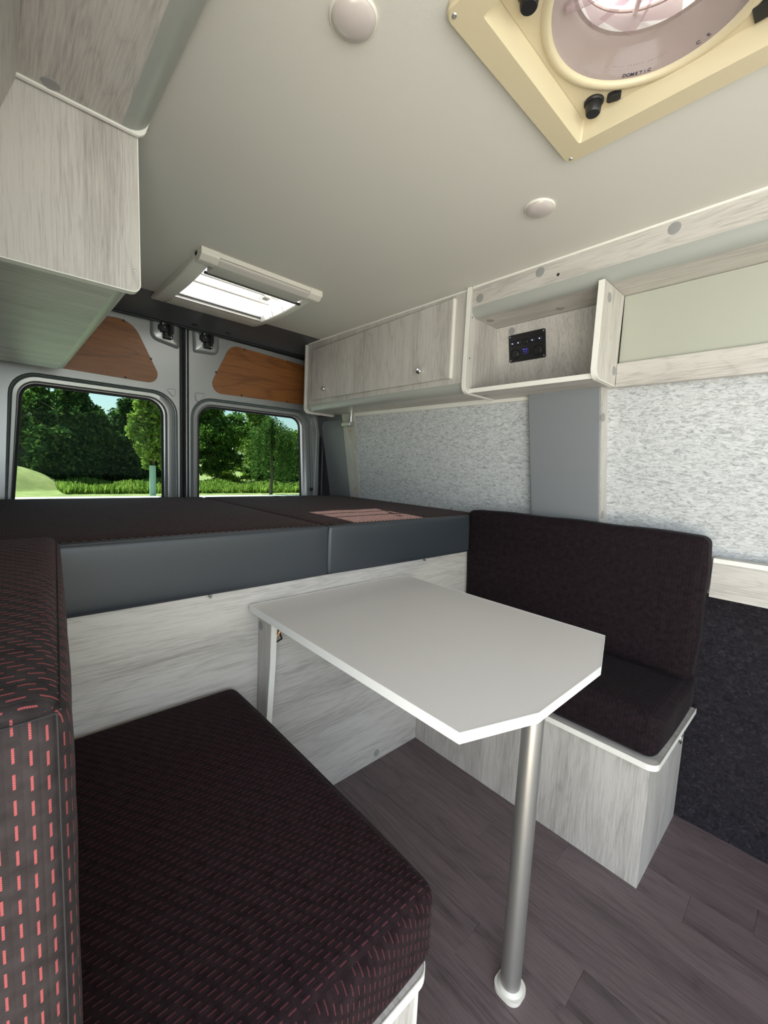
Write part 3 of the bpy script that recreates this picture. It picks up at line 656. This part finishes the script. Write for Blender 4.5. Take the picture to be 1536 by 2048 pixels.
ecp = rpoly([(-.80, 1.753, 0), (-.474, 1.753, .020), (-.457, 1.8075, 0), (-.80, 1.8075, 0)])
ec = G().prism(ecp, 'y', -.070, -.0625).obj('end_cap', WHITE, nt, bev=.001)
cap(nt, (-.622, -.084, 1.757), (0, 0, -1), .014)
# sloping wall panel above the door
wp = thing('wall_board', (-.7, -.4, 1.5), 'grey oak board on the wall at the extreme upper left corner', 'board')
G().prism([(-.6665, 1.7565), (-.690, 1.693), (-.735, 1.52), (-.76, 1.52), (-.70, 1.7565)], 'y', -.60, -.0585).obj('panel', WY, wp)
cap(wp, (-.6865, -.080, 1.7065), (1, 0, -.37), .0125)

# ================================================================== CEILING FITTINGS
for c, lb in (((-.285, -.505), 'round frosted ceiling lamp nearest the camera, left of the roof fan'), ((.345, -.487), 'round frosted ceiling lamp nearer the right-hand shelf')):
    lp = thing('ceiling_lamp', (c[0], c[1], ZC-.02), lb, 'lamp', 'round ceiling lamps')
    G().lathe([(.038, 0), (.038, .003), (.0365, .005), (.0355, .005)], (c[0], c[1], ZC), (0, 0, -1), 40).obj('rim', PLAST, lp)
    G().lathe([(.0360, .003), (.034, .007), (.028, .0115), (.018, .0145), (.008, .0157), (0, .016)], (c[0], c[1], ZC), (0, 0, -1), 40, False).obj('lens', LAMPM, lp)

# rooflight over the bed
sk = thing('rooflight', (.04, .7, ZC-.03), 'white rooflight with blind cassette in the ceiling above the bed', 'skylight')
x0, x1, y0, y1 = -.200, .270, .405, 1.005
def bow(y): # frame bottom bows down in the middle
    t = (y-y0)/(y1-y0); return ZC-.010-.020*math.sin(PI*min(1, max(0, t)))**.7
ix0, ix1, iy0, iy1 = SKX
for xa, xb in ((x0, ix0), (ix1, x1)):
    prof = []
    ys = np.linspace(y0+.03, y1-.0, 15)
    g = G(); loops = []
    for y in ys: loops.append([(xa, y, ZC-.0005), (xa, y, bow(y)+.004), (xa+.004, y, bow(y)), (xb-.004, y, bow(y)), (xb, y, bow(y)+.004), (xb, y, ZC-.0005)])
    g.loft(loops, caps=True).obj('side_rail', PLAST, sk)
G().prism(rpoly([(y0-.002, ZC-.0005, 0), (y0-.002, ZC-.022, .006), (y0+.02, ZC-.034, .010), (iy0-.012, ZC-.030, .003), (iy0-.012, ZC-.0005, 0)]), 'x', x0+.06, x1-.055).obj('blind_cassette', simple('warm_grey_plastic', (.50, .47, .43), .45), sk)
for xa, xb in ((x0, x0+.06), (x1-.055, x1)):
    G().prism(rpoly([(y0-.012, ZC-.0005, 0), (y0-.012, ZC-.020, .008), (y0+.012, ZC-.0345, .010), (y0+.05, ZC-.031, .003), (y0+.05, ZC-.0005, 0)]), 'x', xa, xb).obj('cassette_end', PLAST, sk)
G().box(x0+.06, x1-.055, y0-.010, y0-.0025, ZC-.016, ZC-.0005).obj('cassette_lip', PLAST, sk)
G().box(ix0-.002, ix1+.002, iy0-.0115, iy0-.001, ZC-.031, ZC-.024).obj('blind_gap_shade', BLACK, sk)  # solid black strip, paints the shade of the gap under the cassette
G().prism([(iy1, ZC-.0005), (iy1, ZC-.018), (iy1+.03, ZC-.022), (y1-.01, ZC-.013), (y1, ZC-.0005)], 'x', ix0, ix1).obj('rear_rail', PLAST, sk)
for dz, m_, r_ in ((-.019, STEEL, .003), (-.006, BLACK, .002), (-.0, STEEL, .002)):
    G().box(ix0, ix1, iy1-.012-(.012*dz*-20), iy1-.006, ZC+dz-.002, ZC+dz+.002).obj('blind_track', m_, sk)
# shaft and dome
h0, h1 = ZC+.0005, ZC+.055
G().prism([(ix0-.008, iy0-.008), (ix1+.008, iy0-.008), (ix1+.008, iy1+.008), (ix0-.008, iy1+.008)], 'z', h0-.001, h1+.02,
          holes=[[(ix0, iy0), (ix0, iy1), (ix1, iy1), (ix1, iy0)]]).obj('shaft', simple('white_shaft', (.85, .85, .83), .4), sk, smooth=False)
G().loft([[(ix0-.02, iy0-.02, h1+.021), (ix1+.02, iy0-.02, h1+.021), (ix1+.02, iy1+.02, h1+.021), (ix0-.02, iy1+.02, h1+.021)],
          [(ix0+.0, iy0+.0, h1+.045), (ix1-.0, iy0+.0, h1+.045), (ix1-.0, iy1-.0, h1+.045), (ix0+.0, iy1-.0, h1+.045)]], caps=True).obj('dome', DOME, sk)
for y in (iy1-.10, iy1-.19):
    G().tube([(ix0+.004, y, ZC+.035), (ix1-.004, y, ZC+.035)], .006, 10).obj('opening_bar', PLAST, sk)
G().box(ix1-.075, ix1-.045, iy1-.205, iy1-.165, ZC+.018, ZC+.042).obj('handle', PLAST, sk, bev=.006)
G().tube([(ix1-.06, iy1-.18, ZC+.04), (ix1-.05, iy1-.12, ZC+.055), (ix1-.03, iy1-.05, ZC+.06)], .006, 8).obj('stay_arm', PLAST, sk)
G().box(.13, .165, iy1-.24, iy1-.225, ZC+.05, ZC+.056).obj('grip', simple('light_grey_grip', (.5, .5, .5), .5), sk)

# roof fan
FX, FY = FANC
fn = thing('roof_fan', (FX, FY, ZC-.01), 'cream roof ventilation fan with clear blades in the ceiling, upper right', 'fan')
S = .2155; SI = .170; SB = .163
def sq(s_, r_, n_=6): return rpoly([(FX-s_, FY-s_, r_), (FX+s_, FY-s_, r_), (FX+s_, FY+s_, r_), (FX-s_, FY+s_, r_)], n_)
def lv(s_, r_, z): return [(a, b, z) for a, b in sq(s_, r_)]
G().loft([lv(S, .020, ZC-.0005), lv(S, .020, ZC-.009), lv(S-.003, .018, ZC-.012), lv(SI+.002, .006, ZC-.012), lv(SI, .005, ZC-.009), lv(SB, .004, ZC+.0275)]).obj('trim_ring', CREAM, fn, ang=30)
for a in (-1, 1):
    for b in (-1, 1): screw(fn, (FX+a*(S-.014), FY+b*(S-.014), ZC-.012), (0, 0, -1), .0042, STEEL)
RC = (.024, -.830); RR = .148
circ = [(RC[0]+RR*math.cos(t), RC[1]+RR*math.sin(t)) for t in [2*PI*k/64 for k in range(64)]]
G().prism([(FX-SB, FY-SB), (FX+SB, FY-SB), (FX+SB, FY+SB), (FX-SB, FY+SB)], 'z', ZC+.024, ZC+.027, holes=[circ]).obj('bezel', CREAM, fn, smooth=False)
G().lathe([(RR+.013, 0), (RR+.009, -.004), (RR+.002, -.0055), (RR-.003, -.003), (RR-.004, .003)], (RC[0], RC[1], ZC+.0238), (0, 0, 1), 72, False).obj('raised_rim', CREAM, fn, ang=60)
ZB = ZC+.024
G().lathe([(RR-.003, 0), (RR-.006, .012), (RR-.028, .034), (RR-.031, .050), (RR-.036, .052)], (RC[0], RC[1], ZB), (0, 0, 1), 72, False).obj('shroud', SMOKE, fn, ang=50)
G().lathe([(RR-.036, .052), (RR-.036, .075), (RR-.031, .085)], (RC[0], RC[1], ZB), (0, 0, 1), 72, False).obj('throat', simple('grey_throat', (.30, .28, .25), .5), fn, ang=50)
G().prism([(FX-.176, FY-.176), (FX+.176, FY-.176), (FX+.176, FY+.176), (FX-.176, FY+.176)], 'z', ZC+.0275, ZC+.112, holes=[[(FX-.168, FY-.168), (FX+.168, FY-.168), (FX+.168, FY+.168), (FX-.168, FY+.168)]]).obj('housing', simple('beige_housing', (.52, .46, .38), .5), fn, smooth=False)
G().prism([(FX-.176, FY-.176), (FX+.176, FY-.176), (FX+.176, FY+.176), (FX-.176, FY+.176)], 'z', ZC+.1125, ZC+.116, holes=[[(RC[0]+.118*math.cos(t), RC[1]+.118*math.sin(t)) for t in [2*PI*k/48 for k in range(48)]]]).obj('housing_top', simple('beige_housing_top', (.52, .46, .38), .5), fn, smooth=False)
# blades
for k in range(10):
    a0 = 2*PI*k/10; pts = []
    for j in range(7):
        r_ = .030+(.108-.030)*j/6; tw = .30+.25*(1-j/6); w_ = .014+.016*j/6
        ca, sa = math.cos(a0+.25*j/6), math.sin(a0+.25*j/6); t_ = Vector((-sa, ca, 0)); c_ = Vector((RC[0]+r_*ca, RC[1]+r_*sa, ZB+.055))
        pts.append([tuple(c_+t_*w_*s1+Vector((0, 0, s1*w_*tw+dz))) for s1, dz in ((-1, 0), (0, -.003), (1, 0), (1, .0012), (0, -.0018), (-1, .0012))])
    G().loft(pts, caps=True).obj('blade', CLEAR, fn)
hb_ = G().lathe([(.034, .020), (.034, .0), (.031, -.004), (.022, -.004), (.020, -.010), (.009, -.013), (0, -.013)], (RC[0], RC[1], ZB+.045), (0, 0, 1), 36).obj('hub', CLEAR, fn)
for r_ in (.040, .049):
    ci = [(RC[0]+r_*math.cos(t), RC[1]+r_*math.sin(t), ZB+.040) for t in [2*PI*k/40 for k in range(41)]]
    G().tube(ci, .0013, 6, False).obj('hub_ring', simple('smoky_ring', (.25, .2, .22), .3), fn)
G().lathe([(.020, 0), (.020, .03), (0, .03)], (RC[0], RC[1], ZB+.067), (0, 0, 1), 24).obj('motor', simple('motor_grey', (.35, .33, .33), .5), fn)
for k in range(3):
    a0 = .6+2*PI*k/3; G().tube([(RC[0]+.018*math.cos(a0), RC[1]+.018*math.sin(a0), ZB+.080), (RC[0]+.113*math.cos(a0), RC[1]+.113*math.sin(a0), ZB+.080)], .0045, 8).obj('motor_strut', PLAST, fn)
a0 = math.radians(112)
G().tube([(RC[0]+.045*math.cos(a0), RC[1]+.045*math.sin(a0), ZB+.034), (RC[0]+.09*math.cos(a0), RC[1]+.09*math.sin(a0), ZB+.030), (RC[0]+.125*math.cos(a0), RC[1]+.125*math.sin(a0), ZB+.024)], [.006, .010, .007], 10).obj('winder_arm', CLEAR, fn)
G().lathe([(.125, .0), (.150, .0), (.150, .012), (.142, .028), (.10, .045), (.04, .052), (0, .053)], (RC[0], RC[1], ZB+.105), (0, 0, 1), 64, False).obj('lid_dome', OPAL, fn)
def knob(c, nm='knob'):
    kb = G().lathe([(.0175, 0), (.0175, .003), (.0155, .005)], (c[0], c[1], ZB), (0, 0, -1), 28).obj('knob_base', BLACK, fn)
    G().lathe([(.0135, .003), (.0145, .008), (.0130, .020), (.0115, .022), (0, .022)], (c[0], c[1], ZB), (0, 0, -1), 24).obj(nm, BLACK, kb)
    return kb
knob((.150, -.694)); knob((-.106, -.700))
G().prism(rpoly([(.156, -.742, .006), (.170, -.734, .006), (.162, -.712, .006), (.148, -.720, .006)]), 'z', ZB-.008, ZB).obj('rocker_switch', BLACK, fn, bev=.002)
G().prism(rpoly([(.143, -.955, .002), (.172, -.955, .002), (.172, -.925, .002), (.143, -.925, .002)], 3), 'z', ZB-.006, ZB).obj('thermostat', BLACK, fn, bev=.002)
# lettering follows the shroud ring, read from below
def arctext(s_, r_, ang_mid, size, mat, step, z=ZB+.0035, nm='lettering'):
    n_ = len(s_)
    for i, ch in enumerate(s_):
        if ch == ' ': continue
        a = ang_mid-(i-(n_-1)/2)*step
        out = Vector((math.cos(a), math.sin(a), 0)); right = Vector((math.sin(a), -math.cos(a), 0))
        upv = -out; nrm = right.cross(upv)   # faces down into the room
        rot = Matrix((right, upv, nrm)).transposed()
        text(nm, ch, size, (RC[0]+r_*out.x, RC[1]+r_*out.y, z), rot, mat, fn)
arctext('DOMETIC', RR-.010, math.radians(27), .0085, PRINT, .047)
arctext('== ===== ======', RR-.021, math.radians(38), .0045, GREYP, .035, ZB+.010)
arctext('=======', RR-.021, math.radians(14), .0045, GREYP, .035, ZB+.010)
arctext('C E', RR-.012, math.radians(-14), .009, PRINT, .055)
g = G()
for k in range(3):
    a = Vector((.176+.0028*k, -.730-.0026*k)); g.box(a.x-.0006, a.x+.0006, a.y-.003, a.y+.003, ZB-.0004, ZB)
for k in range(3):
    t = k*PI/3; g.tube([(.137-.003*math.cos(t), -.682-.003*math.sin(t), ZB-.0003), (.137+.003*math.cos(t), -.682+.003*math.sin(t), ZB-.0003)], .0003, 4)
g.obj('printed_symbols', GREYP, fn, kind='stuff')

# ================================================================== OUTDOORS
GZ = -.72
gr = thing('ground', (0, 20, GZ), kind='structure')
G().add([(-80, -30, GZ), (140, -30, GZ), (140, 160, GZ), (-80, 160, GZ)], [(0, 1, 2, 3)]).obj('meadow', GRASS, gr, smooth=False)
G().box(-60, 90, 19.0, 20.6, GZ, GZ+.04).obj('road', ROADM, gr)
G().box(-60, 90, -8, 8, GZ, GZ+.02).obj('parking', simple('asphalt_pale', (.42, .40, .36), .9), gr)
# grassy mound
vs, fs = [], []; nn = 24
for i in range(nn+1):
    for j in range(nn+1):
        u, v = i/nn*2-1, j/nn*2-1; d = max(0, 1-u*u-v*v); vs.append((-.8+3.2*u, 27+3*v, GZ-.05+1.25*d**1.2))
for i in range(nn):
    for j in range(nn): a = i*(nn+1)+j; fs.append((a, a+1, a+nn+2, a+nn+1))
G().add(vs, fs).obj('grass_mound', GRASS, None, label='low grassy mound seen at the foot of the left rear window', cat='mound')
def leaves(blobs, size, seed, droop=0):
    rg_ = np.random.default_rng(seed); P = []
    for cx, cy, cz, rx, ry, rz, n_ in blobs:
        d = rg_.normal(size=(n_, 3)); d /= np.linalg.norm(d, axis=1)[:, None]
        # clumps inside the crown
        k = max(5, n_//90); cd = rg_.normal(size=(k, 3)); cd /= np.linalg.norm(cd, axis=1)[:, None]; cr = rg_.uniform(.35, 1, k)**.6
        cc = cd*cr[:, None]; w = rg_.integers(0, k, n_); q = cc[w]+d*rg_.uniform(.05, .34, n_)[:, None]
        P.append(q*np.array([rx, ry, rz])+np.array([cx, cy, cz]))
    P = np.concatenate(P); n_ = len(P)
    a = rg_.normal(size=(n_, 3)); a /= np.linalg.norm(a, axis=1)[:, None]; b = rg_.normal(size=(n_, 3)); b = np.cross(a, b); b /= np.linalg.norm(b, axis=1)[:, None]
    s_ = size*rg_.uniform(.6, 1.3, n_)[:, None]
    v = np.stack([P-a*s_, P+b*s_*.45, P+a*s_, P-b*s_*.45], 1).reshape(-1, 3)
    return v
def leafobj(name, v, mat, parent):
    v = v-np.array(WLOC[parent.name]); n_ = len(v)//4
    me = bpy.data.meshes.new(name); me.vertices.add(n_*4); me.vertices.foreach_set('co', v.ravel().astype('f'))
    me.loops.add(n_*4); me.loops.foreach_set('vertex_index', np.arange(n_*4, dtype='i')); me.polygons.add(n_); me.polygons.foreach_set('loop_start', np.arange(0, n_*4, 4, dtype='i')); me.update(calc_edges=True); me.validate()
    me.materials.append(mat); o = bpy.data.objects.new(name, me); COL.objects.link(o); o.parent = parent; o['kind'] = 'stuff'; return o
def tree(name, label, cat, x, y, h, w, mat, n_, size, seed, trunk=.12, crown_lo=.15, blobs=None, group=None, guard=False):
    t = thing(name, (x, y, GZ), label, cat, group); r_ = random.Random(seed)
    z0 = GZ+h*crown_lo
    if trunk:
        g = G(); g.tube([(x, y, GZ-.05), (x+.03, y, GZ+h*.3), (x-.04, y, GZ+h*.6), (x, y, GZ+h*.85)], [trunk, trunk*.8, trunk*.5, trunk*.15], 8)
        for k in range(5):
            a = k*1.3+seed; zb = GZ+h*(.3+.1*k); g.tube([(x, y, zb), (x+math.cos(a)*w*.25, y+math.sin(a)*w*.25, zb+h*.12), (x+math.cos(a)*w*.42, y+math.sin(a)*w*.42, zb+h*.18)], [trunk*.45, trunk*.25, .01], 6)
        g.obj('trunk', BARK, t)
    if guard: G().tube([(x, y, GZ), (x, y, GZ+1.45)], .14, 12).obj('trunk_guard', GUARD, t)
    if blobs is None:
        blobs = []; m_ = 6
        for k in range(m_):
            f = k/(m_-1); ww = w*.5*math.sin(PI*(.22+.68*f))**.8
            blobs.append((x+r_.uniform(-.18, .18)*w, y+r_.uniform(-.15, .15)*w, z0+(GZ+h-z0)*(.12+.76*f), ww, ww*.8, (GZ+h-z0)*.22, n_//m_))
    leafobj('foliage', leaves(blobs, size, seed), mat, t); return t
tree('bushy_tree', 'pale tall tree at the far left of the left rear window', 'tree', .9, 32, 5.5, 4.2, LEAFM, 17100, 0.15, 3, crown_lo=.05)
tree('bushy_tree', 'large dark bushy tree filling the middle of the left rear window', 'tree', 2.6, 28.5, 5.2, 3.6, LEAFD, 28500, 0.15, 4, crown_lo=.0)
tree('bushy_tree', 'dark rounded tree right of the largest dark one in the left rear window', 'tree', 4.9, 29, 5.0, 3.8, LEAFD, 26600, 0.15, 5, crown_lo=.0)
tree('bushy_tree', 'dark shadowy tree behind the young tree, left rear window', 'tree', 7.2, 30.5, 5.3, 3.2, LEAFD, 17100, 0.15, 8, crown_lo=.0)
tree('young_tree', 'young bright green tree with pale trunk guard in the left rear window', 'tree', 4.72, 21, 5.0, 1.75, LEAFB, 9880, 0.11, 6, trunk=.06, crown_lo=.30, guard=True)
tree('bushy_tree', 'leafy tree at the left side of the right rear window', 'tree', 11.6, 31, 5.9, 5.6, LEAFM, 17100, 0.16, 9, crown_lo=.22)
tree('hedge_bush', 'low bright bush left of the weeping birch, right rear window', 'bush', 13.6, 35, 2.6, 4.6, LEAFB, 7000, .13, 10, trunk=0, crown_lo=0)
tree('hedge_bush', 'low bush in the lower left corner of the right rear window', 'bush', 10.4, 36, 3.0, 3.6, LEAFM, 5000, .13, 12, trunk=0, crown_lo=0)
tree('bushy_tree', 'green tree behind the weeping birch, right rear window', 'tree', 18.4, 37, 6.6, 5.2, LEAFB, 17100, 0.17, 11, crown_lo=.05)
tree('bushy_tree', 'green tree right of the weeping birch at the window edge', 'tree', 23.5, 38, 6.2, 5.5, LEAFM, 15200, 0.17, 13, crown_lo=.05)
tree('hedge_bush', 'low hedge bush behind the weeping birch trunk', 'bush', 18.0, 34, 2.3, 5.0, LEAFD, 6000, .13, 14, trunk=0, crown_lo=0)
tree('bushy_tree', 'dark low tree between the pale tree and the largest dark tree', 'tree', 1.5, 29.5, 4.6, 2.6, LEAFD, 15000, .15, 15, crown_lo=.0)
tg = thing('tall_grass', (9, 25, GZ), 'tall pale green meadow grass growing behind the road', 'grass', None, 'stuff')
rg_ = np.random.default_rng(21); n_ = 26000
P = np.stack([rg_.uniform(1.5, 20, n_), rg_.uniform(22.5, 28.5, n_), np.zeros(n_)+GZ], 1); H = rg_.uniform(.15, .45, n_)*(1+.5*np.sin(P[:, 0]*1.7)*np.sin(P[:, 1]*1.1)); A = rg_.uniform(0, PI, n_); D = np.stack([np.cos(A), np.sin(A), A*0], 1)*.05; T = np.stack([rg_.normal(0, .08, n_), rg_.normal(0, .08, n_), H], 1)
leafobj('blades', np.stack([P-D, P+D, P+T+D*.4, P+T-D*.4], 1).reshape(-1, 3), LEAFB, tg)
# weeping birch
wb = thing('weeping_birch', (10.8, 20.9, GZ), 'weeping birch with hanging strands in the right rear window', 'tree')
bx, by = 10.8, 20.9
g = G(); g.tube([(bx, by, GZ), (bx+.05, by, .6), (bx-.03, by, 2.2), (bx, by, 3.6)], [.10, .08, .05, .02], 8)
rg_ = np.random.default_rng(7); V = []
for k in range(210):
    a = rg_.uniform(0, 2*PI); rr_ = rg_.uniform(.1, 1.45)**.9; zt = 3.75-rr_*.65+rg_.uniform(-.25, .15); ln = rg_.uniform(1.2, 3.3)*(1 if rr_ > .5 else .6)
    if k < 26: g.tube([(bx, by, zt-1.1), (bx+rr_*.5*math.cos(a), by+rr_*.5*math.sin(a), zt-.1), (bx+rr_*math.cos(a), by+rr_*math.sin(a), zt)], [.03, .018, .008], 5)
    m_ = int(ln*26); t = rg_.uniform(0, 1, m_); zz = np.maximum(zt-ln*t, GZ+.40+rg_.uniform(0, .7))
    P = np.stack([bx+rr_*math.cos(a)*(1+.12*t)+rg_.normal(0, .045, m_), by+rr_*math.sin(a)*(1+.12*t)+rg_.normal(0, .045, m_), zz], 1)
    a_ = rg_.normal(size=(m_, 3)); a_[:, 2] -= 1.2; a_ /= np.linalg.norm(a_, axis=1)[:, None]; b_ = np.cross(a_, rg_.normal(size=(m_, 3))); b_ /= np.linalg.norm(b_, axis=1)[:, None]
    V.append(np.stack([P-a_*.065, P+b_*.026, P+a_*.065, P-b_*.026], 1).reshape(-1, 3))
g.obj('trunk', BARK, wb); leafobj('foliage', np.concatenate(V), LEAFW, wb)
